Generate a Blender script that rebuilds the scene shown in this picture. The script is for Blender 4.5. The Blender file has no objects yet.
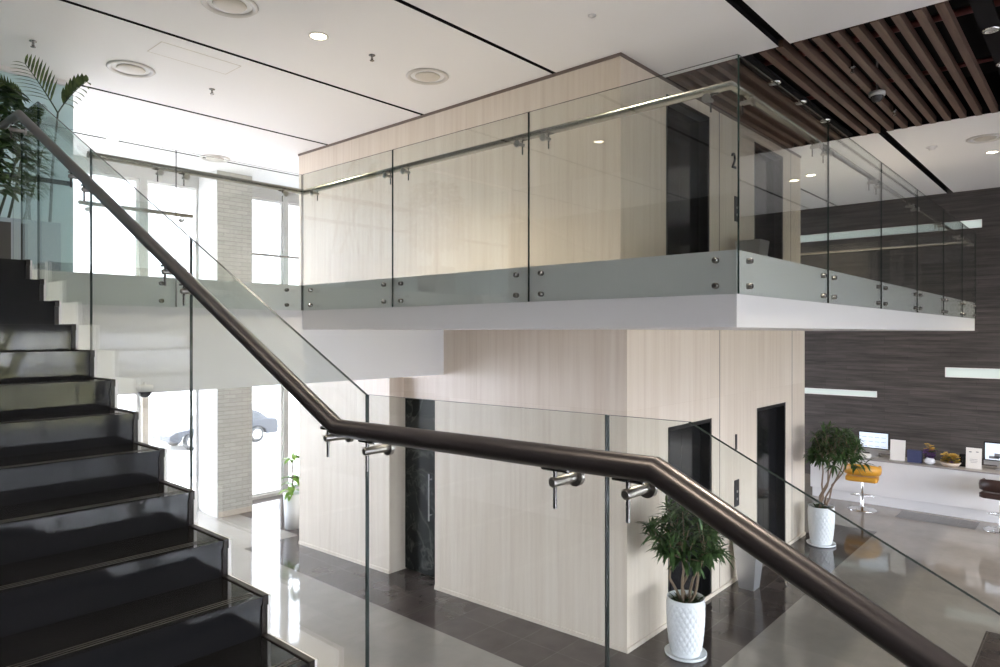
import bpy, bmesh, math, random
from mathutils import Vector, Matrix, Euler
random.seed(7)
C = bpy.context.scene.collection
PI = math.pi
EYE = 3.4                      # camera height above the lobby floor
F2 = 3.911                     # upper floor level
SLAB0 = 3.433                  # underside of balcony slab
CEIL = 6.38

# ------------------------------------------------------------------ mesh builder
class MB:
    def __init__(s): s.v=[]; s.f=[]; s.m=[]; s.sm=[]
    def add(s, vs, fs, m=0, smooth=False):
        o=len(s.v); s.v+= [tuple(p) for p in vs]
        for f in fs: s.f.append(tuple(i+o for i in f)); s.m.append(m); s.sm.append(smooth)
        return s
    def box(s,x0,y0,z0,x1,y1,z1,m=0,ms=None):
        if x0>x1:x0,x1=x1,x0
        if y0>y1:y0,y1=y1,y0
        if z0>z1:z0,z1=z1,z0
        v=[(x0,y0,z0),(x1,y0,z0),(x1,y1,z0),(x0,y1,z0),(x0,y0,z1),(x1,y0,z1),(x1,y1,z1),(x0,y1,z1)]
        f=[(0,3,2,1),(4,5,6,7),(0,1,5,4),(1,2,6,5),(2,3,7,6),(3,0,4,7)]
        o=len(s.v); s.v+=v
        for k,q in enumerate(f):
            s.f.append(tuple(i+o for i in q)); s.m.append(ms[k] if ms else m); s.sm.append(False)
        return s
    def prism(s, poly, d, m=0, m_cap=None):
        """closed polygon (list of 3d points) swept along vector d"""
        n=len(poly); d=Vector(d); a=[Vector(p) for p in poly]; b=[p+d for p in a]
        nrm=Vector((0,0,0))
        for i in range(n): nrm+= a[i].cross(a[(i+1)%n])
        cap=m if m_cap is None else m_cap
        flip = nrm.dot(d)>0
        o=len(s.v); s.v+=[tuple(p) for p in a+b]
        f0=list(range(n)); f1=list(range(n,2*n))
        if flip: f0.reverse()
        else: f1.reverse()
        s.f.append(tuple(i+o for i in f0)); s.m.append(cap); s.sm.append(False)
        s.f.append(tuple(i+o for i in f1)); s.m.append(cap); s.sm.append(False)
        for i in range(n):
            j=(i+1)%n; q=(i,j,j+n,i+n)
            if not flip: q=q[::-1]
            s.f.append(tuple(k+o for k in q)); s.m.append(m); s.sm.append(False)
        return s
    def tube(s, pts, r, n=12, m=0, caps=True, smooth=True):
        pts=[Vector(p) for p in pts]; N=len(pts)
        rs = r if isinstance(r,(list,tuple)) else [r]*N
        rings=[]; prev=None
        for i,p in enumerate(pts):
            if i==0: t=(pts[1]-p).normalized(); k=1
            elif i==N-1: t=(p-pts[-2]).normalized(); k=1
            else:
                t0=(p-pts[i-1]).normalized(); t1=(pts[i+1]-p).normalized(); t=(t0+t1).normalized()
                k=1/max(.5,t.dot(t1))
            if prev is None:
                up=Vector((0,0,1)) if abs(t.z)<.95 else Vector((1,0,0))
                a=t.cross(up).normalized()
            else:
                a=(prev - t*prev.dot(t)).normalized()
            b=t.cross(a); prev=a
            ring=[]
            for j in range(n):
                th=2*PI*j/n; ring.append(p+a*math.cos(th)*rs[i]+b*math.sin(th)*rs[i])
            if k>1.001:   # mitre: stretch along bend
                bd=((pts[i]-pts[i-1]).normalized()-(pts[i+1]-pts[i]).normalized())
                if bd.length>1e-6:
                    bd.normalize(); ring=[q+bd*((q-p).dot(bd))*(k-1) for q in ring]
            rings.append(ring)
        vs=[q for R in rings for q in R]; fs=[]
        for i in range(N-1):
            for j in range(n):
                j2=(j+1)%n; fs.append((i*n+j,i*n+j2,(i+1)*n+j2,(i+1)*n+j))
        s.add(vs,fs,m,smooth)
        if caps:
            s.add(rings[0],[tuple(range(n))[::-1]],m); s.add(rings[-1],[tuple(range(n))],m)
        return s
    def cyl(s,a,b,r,n=16,m=0,r2=None): return s.tube([a,b],[r,r if r2 is None else r2],n,m)
    def lathe(s, prof, c=(0,0,0), n=32, m=0, fn=None, smooth=True, axis='z'):
        """prof list of (r,z); ends closed when r==0"""
        vs=[];fs=[];N=len(prof)
        for i,(r,z) in enumerate(prof):
            for j in range(n):
                th=2*PI*j/n; rr=r if fn is None else fn(r,z,th,i)
                if axis=='z': vs.append((c[0]+rr*math.cos(th),c[1]+rr*math.sin(th),c[2]+z))
                elif axis=='y': vs.append((c[0]+rr*math.cos(th),c[1]+z,c[2]-rr*math.sin(th)))
                else: vs.append((c[0]+z,c[1]+rr*math.cos(th),c[2]+rr*math.sin(th)))
        for i in range(N-1):
            for j in range(n):
                j2=(j+1)%n; fs.append((i*n+j,i*n+j2,(i+1)*n+j2,(i+1)*n+j))
        return s.add(vs,fs,m,smooth)
    def build(s,name,mats,parent=None,loc=None,bevel=0,kind=None):
        """vertices are in world space; the object's origin is its parent's (or loc)"""
        if not isinstance(mats,(list,tuple)): mats=[mats]
        base=Vector((0,0,0))
        if parent is not None: base=wloc(parent)
        own=Vector(loc) if loc is not None else base
        me=bpy.data.meshes.new(name)
        me.from_pydata([tuple(Vector(p)-own) for p in s.v],[],s.f)
        for mt in mats: me.materials.append(mt)
        me.polygons.foreach_set('material_index',s.m)
        me.polygons.foreach_set('use_smooth',s.sm)
        me.update()
        o=bpy.data.objects.new(name,me); C.objects.link(o)
        o.location=own-base if parent is not None else own
        if parent is not None: o.parent=parent
        if bevel:
            b=o.modifiers.new('bevel','BEVEL'); b.width=bevel; b.segments=2; b.limit_method='ANGLE'; b.angle_limit=math.radians(40)
        if kind: o['kind']=kind
        return o
def wloc(o):
    v=Vector(o.location)
    while o.parent is not None: o=o.parent; v+=Vector(o.location)
    return v
def tag(o,label,cat,group=None):
    o['label']=label; o['category']=cat
    if group: o['group']=group
    return o
def thing(name,label,cat,loc,group=None):
    o=bpy.data.objects.new(name,None); C.objects.link(o); o.location=loc; o.empty_display_size=.1
    return tag(o,label,cat,group)
def copy_tree(o,loc=None,label=None,rz=None):
    def rec(a,par):
        c=a.copy(); C.objects.link(c)
        if par is not None: c.parent=par
        for ch in list(a.children): rec(ch,c)
        return c
    r=rec(o,None)
    if loc is not None: r.location=loc
    if label: r['label']=label
    if rz is not None: r.rotation_euler.z=rz
    return r

# ------------------------------------------------------------------ materials
def mat(name, col=(.8,.8,.8), rough=.5, metal=0, spec=.5, emit=None, estr=0):
    m=bpy.data.materials.new(name); m.use_nodes=True
    b=m.node_tree.nodes['Principled BSDF']
    b.inputs['Base Color'].default_value=(*col,1); b.inputs['Roughness'].default_value=rough
    b.inputs['Metallic'].default_value=metal; b.inputs['Specular IOR Level'].default_value=spec
    if emit: b.inputs['Emission Color'].default_value=(*emit,1); b.inputs['Emission Strength'].default_value=estr
    return m
class NT:
    def __init__(s,m): s.m=m; s.t=m.node_tree; s.b=s.t.nodes.get('Principled BSDF')
    def n(s,typ,**k):
        x=s.t.nodes.new(typ)
        for a,v in k.items():
            if a.startswith('i_'): x.inputs[a[2:].replace('_',' ')].default_value=v
            else: setattr(x,a,v)
        return x
    def l(s,a,ao,b,bi): s.t.links.new(a.outputs[ao],b.inputs[bi])
    def ramp(s,stops):
        r=s.n('ShaderNodeValToRGB'); e=r.color_ramp.elements
        while len(e)<len(stops): e.new(.5)
        for k,(p,c) in enumerate(stops): e[k].position=p; e[k].color=(*c,1) if len(c)==3 else c
        return r
    def coords(s,scale=(1,1,1),rot=(0,0,0),loc=(0,0,0)):
        c=s.n('ShaderNodeTexCoord'); mp=s.n('ShaderNodeMapping')
        mp.inputs['Scale'].default_value=scale; mp.inputs['Rotation'].default_value=rot; mp.inputs['Location'].default_value=loc
        s.l(c,'Object',mp,'Vector'); return mp
    def noise(s,scale,src,sc=5,det=4,rough=.55):
        x=s.n('ShaderNodeTexNoise'); x.inputs['Scale'].default_value=sc; x.inputs['Detail'].default_value=det; x.inputs['Roughness'].default_value=rough
        s.l(src,'Vector',x,'Vector'); return x
    def mix(s,a,b,fac,typ='MIX'):
        x=s.n('ShaderNodeMixRGB',blend_type=typ)
        for inp,val in ((1,a),(2,b),(0,fac)):
            if isinstance(val,tuple) and hasattr(val[0],'outputs'): s.t.links.new(val[0].outputs[val[1]],x.inputs[inp])
            elif isinstance(val,(int,float)): x.inputs[inp].default_value=val
            else: x.inputs[inp].default_value=(*val,1)
        return x

def glass_mat(name,tint,refl=1.0):
    m=bpy.data.materials.new(name); m.use_nodes=True; t=m.node_tree; t.nodes.clear(); N=NT(m)
    out=N.n('ShaderNodeOutputMaterial'); tr=N.n('ShaderNodeBsdfTransparent'); gl=N.n('ShaderNodeBsdfGlossy'); mx=N.n('ShaderNodeMixShader')
    tr.inputs['Color'].default_value=(*tint,1); gl.inputs['Roughness'].default_value=0.0; gl.inputs['Color'].default_value=(refl,refl,refl,1)
    ge=N.n('ShaderNodeNewGeometry'); fr=N.n('ShaderNodeFresnel'); mr=N.n('ShaderNodeMapRange')
    mr.inputs['To Min'].default_value=1.5; mr.inputs['To Max'].default_value=1/1.5
    N.l(ge,'Backfacing',mr,'Value'); N.l(mr,'Result',fr,'IOR'); N.l(fr,'Fac',mx,0); N.l(tr,0,mx,1); N.l(gl,0,mx,2); N.l(mx,0,out,'Surface')
    return m
M={}
M['glass']=glass_mat('clear_glass',(.945,.966,.955))
M['winglass']=glass_mat('window_glass',(.985,.985,.985))
M['dimglass']=glass_mat('daylight_dimming_glass',(.53,.53,.53))  # tint added to hold back daylight from the upper far windows
M['midglass']=glass_mat('weak_daylight_dimming_glass',(.74,.74,.74))  # weaker tint, put in to dim the lower far daylight
M['edge']=mat('glass_edge',(.014,.028,.025),.25,0,.35)
M['white']=mat('white_paint',(.82,.81,.80),.6,0,.3)
M['fascia']=mat('fascia_paint',(.76,.755,.755),.45,0,.4)
M['ceil']=mat('ceiling_paint',(.78,.775,.775),.7,0,.2)
M['black']=mat('void_black',(.012,.011,.012),.9,0,.1)
M['steel']=mat('brushed_steel',(.55,.54,.52),.28,1)
M['rail']=mat('dark_bronze_steel',(.115,.102,.102),.33,.75)
M['dsteel']=mat('dark_steel',(.26,.25,.24),.22,1)
M['satin']=mat('satin_steel',(.42,.40,.375),.36,1)
M['chrome']=mat('chrome',(.75,.75,.75),.1,1)
M['brasslite']=mat('warm_steel',(.30,.285,.255),.26,1)

def travertine():
    m=mat('travertine',(.8,.74,.65),.32,0,.45); N=NT(m)
    a=N.coords((17,17,.6)); n1=N.noise(1,a,1.0,6,.6)
    b=N.coords((5,5,.22),loc=(3,1,7)); n2=N.noise(1,b,1.0,3,.5)
    r1=N.ramp([(.28,(.68,.59,.50)),(.5,(.745,.665,.57)),(.75,(.785,.71,.62))])
    N.l(n1,'Fac',r1,0)
    r2=N.ramp([(.3,(.93,.905,.88)),(.7,(1.0,1.0,1.0))]); N.l(n2,'Fac',r2,0)
    mx=N.mix((r1,0),(r2,0),.8,'MULTIPLY')
    # large cladding panels with slightly different tones
    cd=N.n('ShaderNodeTexCoord'); sp=N.n('ShaderNodeSeparateXYZ'); N.l(cd,'Object',sp,'Vector')
    ad=N.n('ShaderNodeMath',operation='ADD'); N.l(sp,'X',ad,0); N.l(sp,'Y',ad,1)
    cb=N.n('ShaderNodeCombineXYZ'); N.l(ad,0,cb,'X'); N.l(sp,'Z',cb,'Y')
    br=N.n('ShaderNodeTexBrick',offset=0.5); br.inputs['Scale'].default_value=1
    for k,v in (('Brick Width',.9),('Row Height',1.28),('Mortar Size',.0015),('Mortar Smooth',.1),('Bias',0)): br.inputs[k].default_value=v
    br.inputs['Color1'].default_value=(.93,.92,.90,1); br.inputs['Color2'].default_value=(1,1,1,1); br.inputs['Mortar'].default_value=(.86,.83,.8,1)
    N.l(cb,0,br,'Vector')
    m2=N.mix((mx,0),(br,'Color'),1.0,'MULTIPLY'); N.l(m2,0,N.b,'Base Color'); return m
M['trav']=travertine()

def ledger():
    m=mat('dark_ledger_stone',(.1,.09,.085),.6,0,.3); N=NT(m)
    cd=N.n('ShaderNodeTexCoord'); sp=N.n('ShaderNodeSeparateXYZ'); N.l(cd,'Object',sp,'Vector')
    cb=N.n('ShaderNodeCombineXYZ'); N.l(sp,'Y',cb,'X'); N.l(sp,'Z',cb,'Y')
    br=N.n('ShaderNodeTexBrick',offset=.37,offset_frequency=3,squash=1.6,squash_frequency=4); br.inputs['Scale'].default_value=1
    for k,v in (('Brick Width',1.25),('Row Height',.085),('Mortar Size',.0035),('Mortar Smooth',.3),('Bias',0)): br.inputs[k].default_value=v
    br.inputs['Color1'].default_value=(.062,.056,.054,1); br.inputs['Color2'].default_value=(.080,.072,.069,1); br.inputs['Mortar'].default_value=(.048,.043,.041,1)
    N.l(cb,0,br,'Vector')
    mp=N.coords((1,1.1,16)); n=N.noise(1,mp,1.0,6,.65)
    r=N.ramp([(.3,(.55,.55,.55)),(.5,(.95,.95,.95)),(.72,(1.5,1.45,1.42))]); N.l(n,'Fac',r,0)
    mx=N.mix((br,'Color'),(r,0),1,'MULTIPLY'); N.l(mx,0,N.b,'Base Color')
    bp=N.n('ShaderNodeBump'); bp.inputs['Strength'].default_value=.5; bp.inputs['Distance'].default_value=.01
    N.l(n,'Fac',bp,'Height'); N.l(bp,0,N.b,'Normal'); return m
M['ledger']=ledger()

def brickwhite():
    m=mat('pale_brick',(.7,.68,.63),.8,0,.2); N=NT(m)
    cd=N.n('ShaderNodeTexCoord'); sp=N.n('ShaderNodeSeparateXYZ'); N.l(cd,'Object',sp,'Vector')
    ad=N.n('ShaderNodeMath',operation='ADD'); N.l(sp,'X',ad,0); N.l(sp,'Y',ad,1)
    cb=N.n('ShaderNodeCombineXYZ'); N.l(ad,0,cb,'X'); N.l(sp,'Z',cb,'Y')
    br=N.n('ShaderNodeTexBrick'); br.inputs['Scale'].default_value=1
    for k,v in (('Brick Width',.24),('Row Height',.075),('Mortar Size',.007),('Mortar Smooth',.2),('Bias',0)): br.inputs[k].default_value=v
    br.inputs['Color1'].default_value=(.50,.49,.45,1); br.inputs['Color2'].default_value=(.57,.555,.515,1); br.inputs['Mortar'].default_value=(.41,.40,.37,1)
    N.l(cb,0,br,'Vector'); N.l(br,'Color',N.b,'Base Color')
    bp=N.n('ShaderNodeBump'); bp.inputs['Strength'].default_value=.4; bp.inputs['Distance'].default_value=.01; bp.invert=True
    N.l(br,'Fac',bp,'Height'); N.l(bp,0,N.b,'Normal'); return m
M['brick']=brickwhite()

def tile(name,c1,c2,mort,size,off,rough,vein):
    m=mat(name,c1,rough,0,.5); N=NT(m)
    cd=N.n('ShaderNodeTexCoord'); mp=N.n('ShaderNodeMapping'); mp.inputs['Location'].default_value=off; N.l(cd,'Object',mp,'Vector')
    br=N.n('ShaderNodeTexBrick',offset=0); br.inputs['Scale'].default_value=1
    for k,v in (('Brick Width',size),('Row Height',size),('Mortar Size',.002),('Mortar Smooth',.1),('Bias',0)): br.inputs[k].default_value=v
    br.inputs['Color1'].default_value=(*c1,1); br.inputs['Color2'].default_value=(*c2,1); br.inputs['Mortar'].default_value=(*mort,1)
    N.l(mp,'Vector',br,'Vector')
    n=N.noise(1,mp,2.3,8,.62); r=N.ramp([(.32,(vein,vein,vein)),(.6,(1,1,1)),(.8,(1.12,1.12,1.12))]); N.l(n,'Fac',r,0)
    mx=N.mix((br,'Color'),(r,0),1,'MULTIPLY'); N.l(mx,0,N.b,'Base Color'); return m
M['tile']=tile('beige_marble_tile',(.31,.285,.255),(.34,.312,.28),(.30,.28,.26),.96,(.04,.03,0),.07,.86)
M['tiled']=tile('brown_marble_tile',(.082,.066,.060),(.10,.082,.075),(.20,.18,.165),.48,(-.07,-.05,0),.08,.7)

def granite():
    return mat('black_granite',(.013,.013,.014),.05,0,.32)
M['granite']=granite()
M['trimbr']=mat('dark_brown_end_trim',(.018,.013,.012),.35,0,.3)
M['groove']=mat('anti_slip_inlay',(.05,.046,.042),.45,0,.4)
def blackmarble():
    m=mat('black_marble',(.02,.022,.02),.12,0,.1); N=NT(m)
    mp=N.coords((1,1,1)); n=N.n('ShaderNodeTexNoise'); n.inputs['Scale'].default_value=1.6; n.inputs['Detail'].default_value=6; n.inputs['Distortion'].default_value=1.2
    N.l(mp,'Vector',n,'Vector'); r=N.ramp([(.47,(.012,.014,.013)),(.5,(.07,.075,.065)),(.512,(.02,.023,.021)),(1,(.02,.022,.02))]); N.l(n,'Fac',r,0); N.l(r,0,N.b,'Base Color'); return m
M['bmarble']=blackmarble()
M['lift']=mat('black_lift_panel',(.012,.012,.013),.12,0,.5)
M['liftframe']=mat('dark_lift_frame',(.03,.03,.03),.3,.6)
def wood():
    m=mat('walnut_slat',(.12,.07,.05),.5,0,.3); N=NT(m)
    mp=N.coords((1.2,20,20)); n=N.noise(1,mp,1.5,4,.6); r=N.ramp([(.3,(.095,.056,.041)),(.7,(.155,.096,.072))]); N.l(n,'Fac',r,0); N.l(r,0,N.b,'Base Color'); return m
M['wood']=wood()
M['teal']=mat('teal_back_painted_glass',(.60,.76,.78),.08,0,.5)
_t=M['teal']; _n=NT(_t); _o=_t.node_tree.nodes['Material Output']; _tr=_n.n('ShaderNodeBsdfTranslucent'); _tr.inputs['Color'].default_value=(.46,.535,.53,1); _mx=_n.n('ShaderNodeMixShader'); _mx.inputs[0].default_value=.5
_n.l(_n.b,0,_mx,1); _n.l(_tr,0,_mx,2); _n.l(_mx,0,_o,'Surface')
M['mull']=mat('dark_mullion',(.07,.10,.105),.4,.3)
M['frame']=mat('white_window_frame',(.78,.77,.76),.5)
M['postgrey']=mat('grey_window_post',(.52,.51,.49),.5)
M['pinkframe']=mat('beige_post',(.62,.55,.47),.6)
M['counter']=mat('white_counter',(.80,.79,.78),.35,0,.4)
M['ctop']=mat('grey_counter_top',(.33,.31,.30),.35)
M['sign']=mat('dark_sign',(.03,.03,.035),.35,.4)
M['pot']=mat('white_glazed_ceramic',(.82,.84,.86),.25,0,.5)
M['soil']=mat('dark_soil',(.05,.06,.025),.9)
M['trunk']=mat('pale_bark',(.22,.16,.11),.8)
def leafmat(name,c1,c2):
    m=mat(name,c1,.45,0,.4); N=NT(m)
    mp=N.coords((1,1,1)); n=N.noise(1,mp,14,2,.5); r=N.ramp([(.35,c1),(.65,c2)]); N.l(n,'Fac',r,0); N.l(r,0,N.b,'Base Color')
    N.b.inputs['Transmission Weight'].default_value=0; N.b.inputs['Subsurface Weight'].default_value=0
    return m
M['leaf']=leafmat('dark_green_leaf',(.026,.062,.018),(.075,.14,.04))
M['leafy']=leafmat('fresh_green_leaf',(.14,.30,.04),(.30,.48,.10))
M['leafp']=leafmat('palm_leaf',(.05,.085,.03),(.12,.17,.05))
M['stem']=mat('palm_stem',(.05,.07,.05),.5)
M['planter']=mat('slate_blue_planter',(.36,.42,.49),.25,0,.5)
M['planterd']=mat('dark_planter',(.035,.032,.033),.4)
M['yellow']=mat('mustard_leather',(.62,.30,.03),.4)
M['brown']=mat('dark_brown_leather',(.045,.022,.018),.4)
M['screen']=mat('monitor_screen',(.5,.55,.6),.2,0,.5,(.75,.86,1),.62)
M['bezel']=mat('black_bezel',(.01,.01,.012),.2)
M['alu']=mat('silver_aluminium',(.62,.62,.63),.35,.8)
M['paper']=mat('paper_white',(.82,.80,.77),.7)
M['ink']=mat('grey_print',(.25,.25,.28),.7)
M['red']=mat('red_print',(.55,.06,.05),.6)
M['blue']=mat('blue_card',(.055,.065,.15),.6)
M['flowery']=mat('yellow_petal',(.58,.38,.07),.6)
M['flowerp']=mat('purple_petal',(.25,.12,.38),.6)
M['wicker']=mat('pale_wicker',(.55,.45,.36),.7)
M['slotlight']=mat('lit_slot_diffuser',(.35,.38,.37),.4,0,.3,(.86,1,.95),.36)
M['bulb']=mat('lamp_lit',(1,.9,.7),.5,0,.3,(1,.86,.62),14)
M['ring']=mat('downlight_ring',(.60,.58,.55),.4,0,.4)
M['diff']=mat('diffuser_metal',(.56,.52,.46),.45)
M['reddev']=mat('red_pipe_paint',(.16,.03,.03),.5)
M['domed']=mat('smoked_dome',(.05,.05,.055),.1)
M['asph']=mat('asphalt',(.055,.055,.055),.9)
M['hedge']=leafmat('pale_olive_hedge',(.16,.15,.05),(.30,.27,.11))
M['conc']=mat('outdoor_paving',(.66,.65,.63),.8)
M['lawn']=mat('lawn',(.30,.27,.12),.9)
M['carpaint']=mat('slate_car_paint',(.03,.033,.04),.35,.1)
M['tyre']=mat('tyre_rubber',(.03,.03,.03),.7)
M['carglass']=mat('car_window',(.02,.025,.03),.08)

# ------------------------------------------------------------------ walls with holes (boxes around openings)
def holed(mb, axis, a0,a1, z0,z1, p0,p1, holes, m=0):
    """wall slab; axis 'x' runs along X (thickness p0..p1 in Y); holes = (a0,a1,z0,z1)"""
    A=sorted({a0,a1,*[h for q in holes for h in q[:2] if a0<h<a1]}); Z=sorted({z0,z1,*[h for q in holes for h in q[2:] if z0<h<z1]})
    for i in range(len(A)-1):
        run=None
        for k in range(len(Z)-1):
            ca=(A[i]+A[i+1])/2; cz=(Z[k]+Z[k+1])/2
            if any(h[0]<ca<h[1] and h[2]<cz<h[3] for h in holes): continue
            if axis=='x': mb.box(A[i],p0,Z[k],A[i+1],p1,Z[k+1],m)
            else: mb.box(p0,A[i],Z[k],p1,A[i+1],Z[k+1],m)
    return mb

X0,X1,Y0,Y1=-6.0,17.25,-9.0,12.95
# ---- floor
fl=MB(); xs=sorted({X0,X1,5.35,6.31,8.3,9.5,13.0,14.25,14.87,12.0}); ys=sorted({Y0-.3,Y1+.3,10.15,2.93,3.807,1.03,-1.2,1.7})
def dark(x,y):
    if 5.35<x<6.31 and 2.93<y<10.15: return 1
    if 5.35<x<13.0 and 2.93<y<3.807: return 1
    if 8.3<x<9.5 and -1.2<y<1.03: return 1
    if 14.25<x<14.87 and 1.7<y<2.93: return 1
    if 6.31<x<12 and y>3.807: return 1
    return 0
for i in range(len(xs)-1):
    for j in range(len(ys)-1):
        fl.add([(xs[i],ys[j],0),(xs[i+1],ys[j],0),(xs[i+1],ys[j+1],0),(xs[i],ys[j+1],0)],[(0,1,2,3)],dark((xs[i]+xs[i+1])/2,(ys[j]+ys[j+1])/2))
fl.add([(X0,Y0-.3,-.2),(X1,Y0-.3,-.2),(X1,Y1+.3,-.2),(X0,Y1+.3,-.2)],[(3,2,1,0)],0)
fl.build('floor',[M['tile'],M['tiled']],kind='structure')

# ---- ceiling panels with recessed grooves
SX0,SX1,SY1=7.25,11.35,3.9
ce=MB(); g=.028
ly=[Y0]+[.26+2.247*k-0.003 for k in range(-4,6)]+[Y1]
ly=[y for y in ly if Y0<=y<=Y1]; 
for i in range(len(ly)-1):
    a=ly[i]+(g if i else 0); b=ly[i+1]-(g if i<len(ly)-2 else 0)
    wide = .03 if abs(ly[i+1]-2.505)<.1 else 0
    wide2= .03 if abs(ly[i]-2.505)<.1 else 0
    a+=wide2; b-=wide
    def panel(x0,x1,ya,yb):
        if yb-ya>.01: ce.box(x0,ya,CEIL,x1,yb,CEIL+.06,ms=[0,1,1,1,1,1])  # sides and back black: groove shade put into the colour
    if a>=SY1: panel(X0,X1,a,b)
    else:
        panel(X0,SX0,a,b); panel(SX1,X1,a,b)
        if b>SY1: panel(SX0,SX1,SY1,b)
ce.box(X0,Y0,CEIL+.10,SX0-.02,Y1,CEIL+.14,1); ce.box(SX1+.02,Y0,CEIL+.10,X1,Y1,CEIL+.14,1); ce.box(SX0-.02,SY1,CEIL+.10,SX1+.02,Y1,CEIL+.14,1)
ce.build('ceiling',[M['ceil'],M['black']],kind='structure')

# ---- slatted ceiling zone
sl=thing('slatted_ceiling','dark walnut timber slat ceiling field above the balcony corner and lobby','ceiling panel',(SX0,SY1,CEIL))
vb=MB(); vb.box(SX0-.02,Y0,CEIL+.55,SX1+.02,SY1+.02,CEIL+.6)
vb.box(SX0-.05,Y0,CEIL+.06,SX0-.0,SY1,CEIL+.6); vb.box(SX1,Y0,CEIL+.06,SX1+.05,SY1,CEIL+.6); vb.box(SX0,SY1,CEIL+.06,SX1,SY1+.05,CEIL+.6)
vb.build('void_lining',M['black'],sl)
tr=MB(); tr.box(SX0,2.90,CEIL+.02,SX1,3.06,CEIL+.05); tr.box(SX0,.78,CEIL+.02,SX1,.94,CEIL+.05); 
tr.build('light_track',M['black'],sl)
y=3.799; slat_y=[]
while y>-3.2:
    if abs(y-2.98)>.10 and abs(y-.86)>.10: slat_y.append(y)
    y-=.1775
for y in slat_y:
    b=MB(); b.box(SX0+.01,y-.036,CEIL-.01,SX1-.01,y+.036,CEIL+.085); b.build('slat',M['wood'],sl)
b=MB(); b.cyl((8.35,3.7,CEIL+.3),(8.35,-3.0,CEIL+.3),.04,12); b.cyl((10.2,3.7,CEIL+.36),(10.2,-3.0,CEIL+.36),.03,12)
b.build('sprinkler_pipe',M['reddev'],sl)

# ---- outer walls
wr=MB(); SLOTS=[(3.90,5.72,1.93,2.07),(.30,2.594,2.45,2.66),(1.945,5.9,5.585,5.76)]
holed(wr,'y',Y0,Y1,0,CEIL+.7,17.25,17.45,SLOTS)
wr.build('wall_right',M['ledger'],kind='structure')
for (a,b_,z0,z1),lab in zip(SLOTS,('lit horizontal light slot low in dark stone wall beside the travertine core','lit white light slot in dark stone wall at right edge','long lit light slot high in dark stone wall behind balcony glass')):
    t=thing('wall_light_slot',lab,'wall light',(17.27,(a+b_)/2,z0))
    q=MB(); q.box(17.285,a+.012,z0+.012,17.30,b_-.012,z1-.012); q.build('diffuser',M['slotlight'],t)
    q=MB(); w=.012
    q.box(17.252,a,z0,17.40,b_,z0+w); q.box(17.252,a,z1-w,17.40,b_,z1); q.box(17.252,a,z0,17.40,a+w,z1); q.box(17.252,b_-w,z0,17.40,b_,z1); q.box(17.39,a,z0,17.41,b_,z1)
    q.build('housing',M['frame'],t)
wl=MB(); WL=[]
holed(wl,'y',Y0,Y1,0,CEIL+.7,-6.2,-6.0,WL); wl.build('wall_left',M['ledger'],kind='structure')
BK=[(-5.2+k*2.75,-5.2+k*2.75+2.5,.1,3.45) for k in range(8)]
wb=MB(); holed(wb,'x',-6.2,17.45,0,CEIL+.7,-9.2,-9.0,BK); wb.build('wall_back',M['white'],kind='structure')
# far wall with two storeys of windows
FW=[(-3.5,.9),(1.0,3.0),(3.1,4.86),(4.98,5.93),(6.62,7.72),(7.82,9.6),(9.75,12.0),(12.2,15.0)]
holes=[(a,b_,.06,3.30) for a,b_ in FW]+[(a,b_,4.0,6.16) for a,b_ in FW]
wf=MB(); holed(wf,'x',-6.2,17.45,0,CEIL+.7,12.95,13.12,holes); wf.build('wall_far',M['postgrey'],kind='structure')
wn=0
def window(axis,a,b_,z0,z1,p0,p1,mull=(),trans=(),fm='frame',w=.045):
    global wn; wn+=1
    q=MB()
    def bx(a0,z0_,a1,z1_):
        if axis=='x': q.box(a0,p0,z0_,a1,p1,z1_)
        else: q.box(p0,a0,z0_,p1,a1,z1_)
    bx(a,z0,a+w,z1); bx(b_-w,z0,b_,z1); bx(a+w,z0,b_-w,z0+w); bx(a+w,z1-w,b_-w,z1)
    for x in mull: bx(x-w/2,z0+w,x+w/2,z1-w)
    for z in trans: bx(a+w,z-w/2,b_-w,z+w/2)
    o=q.build('window_%d'%wn,M[fm],kind='structure',loc=((a+b_)/2,(p0+p1)/2,z0) if axis=='x' else ((p0+p1)/2,(a+b_)/2,z0))
    q=MB(); pm=(p0+p1)/2
    if axis=='x': q.box(a+w,pm-.004,z0+w,b_-w,pm+.004,z1-w)
    else: q.box(pm-.004,a+w,z0+w,pm+.004,b_-w,z1-w)
    q.build('pane',M[('dimglass' if z0>2 else 'midglass') if p0>10 else 'winglass'],o)
for a,b_ in FW:
    window('x',a,b_,.06,3.30,13.0,13.07); window('x',a,b_,4.0,6.16,13.0,13.07)
for a,b_,z0,z1 in BK: window('x',a,b_,z0,z1,-9.12,-9.06,trans=(2.6,),mull=((a+b_)/2,),w=.06)
for a,b_,z0,z1 in WL: window('y',a,b_,z0,z1,-6.12,-6.06,mull=((a+b_)/2,),w=.06)
# pale brick column in front of the far windows
q=MB(); q.box(5.915,12.2,0,6.605,12.94,CEIL,ms=[0,0,0,0,0,1]); q.build('wall_column',[M['brick'],M['white']],kind='structure')  # left side white: window light on it painted into the colour
q=MB(); q.box(5.935,12.18,0,6.585,12.2,.10); q.build('baseboard_column',M['pinkframe'],kind='structure')
q=MB(); q.box(4.865,12.86,0,4.975,12.95,3.4); q.build('trim_1',M['pinkframe'],kind='structure')

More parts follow.
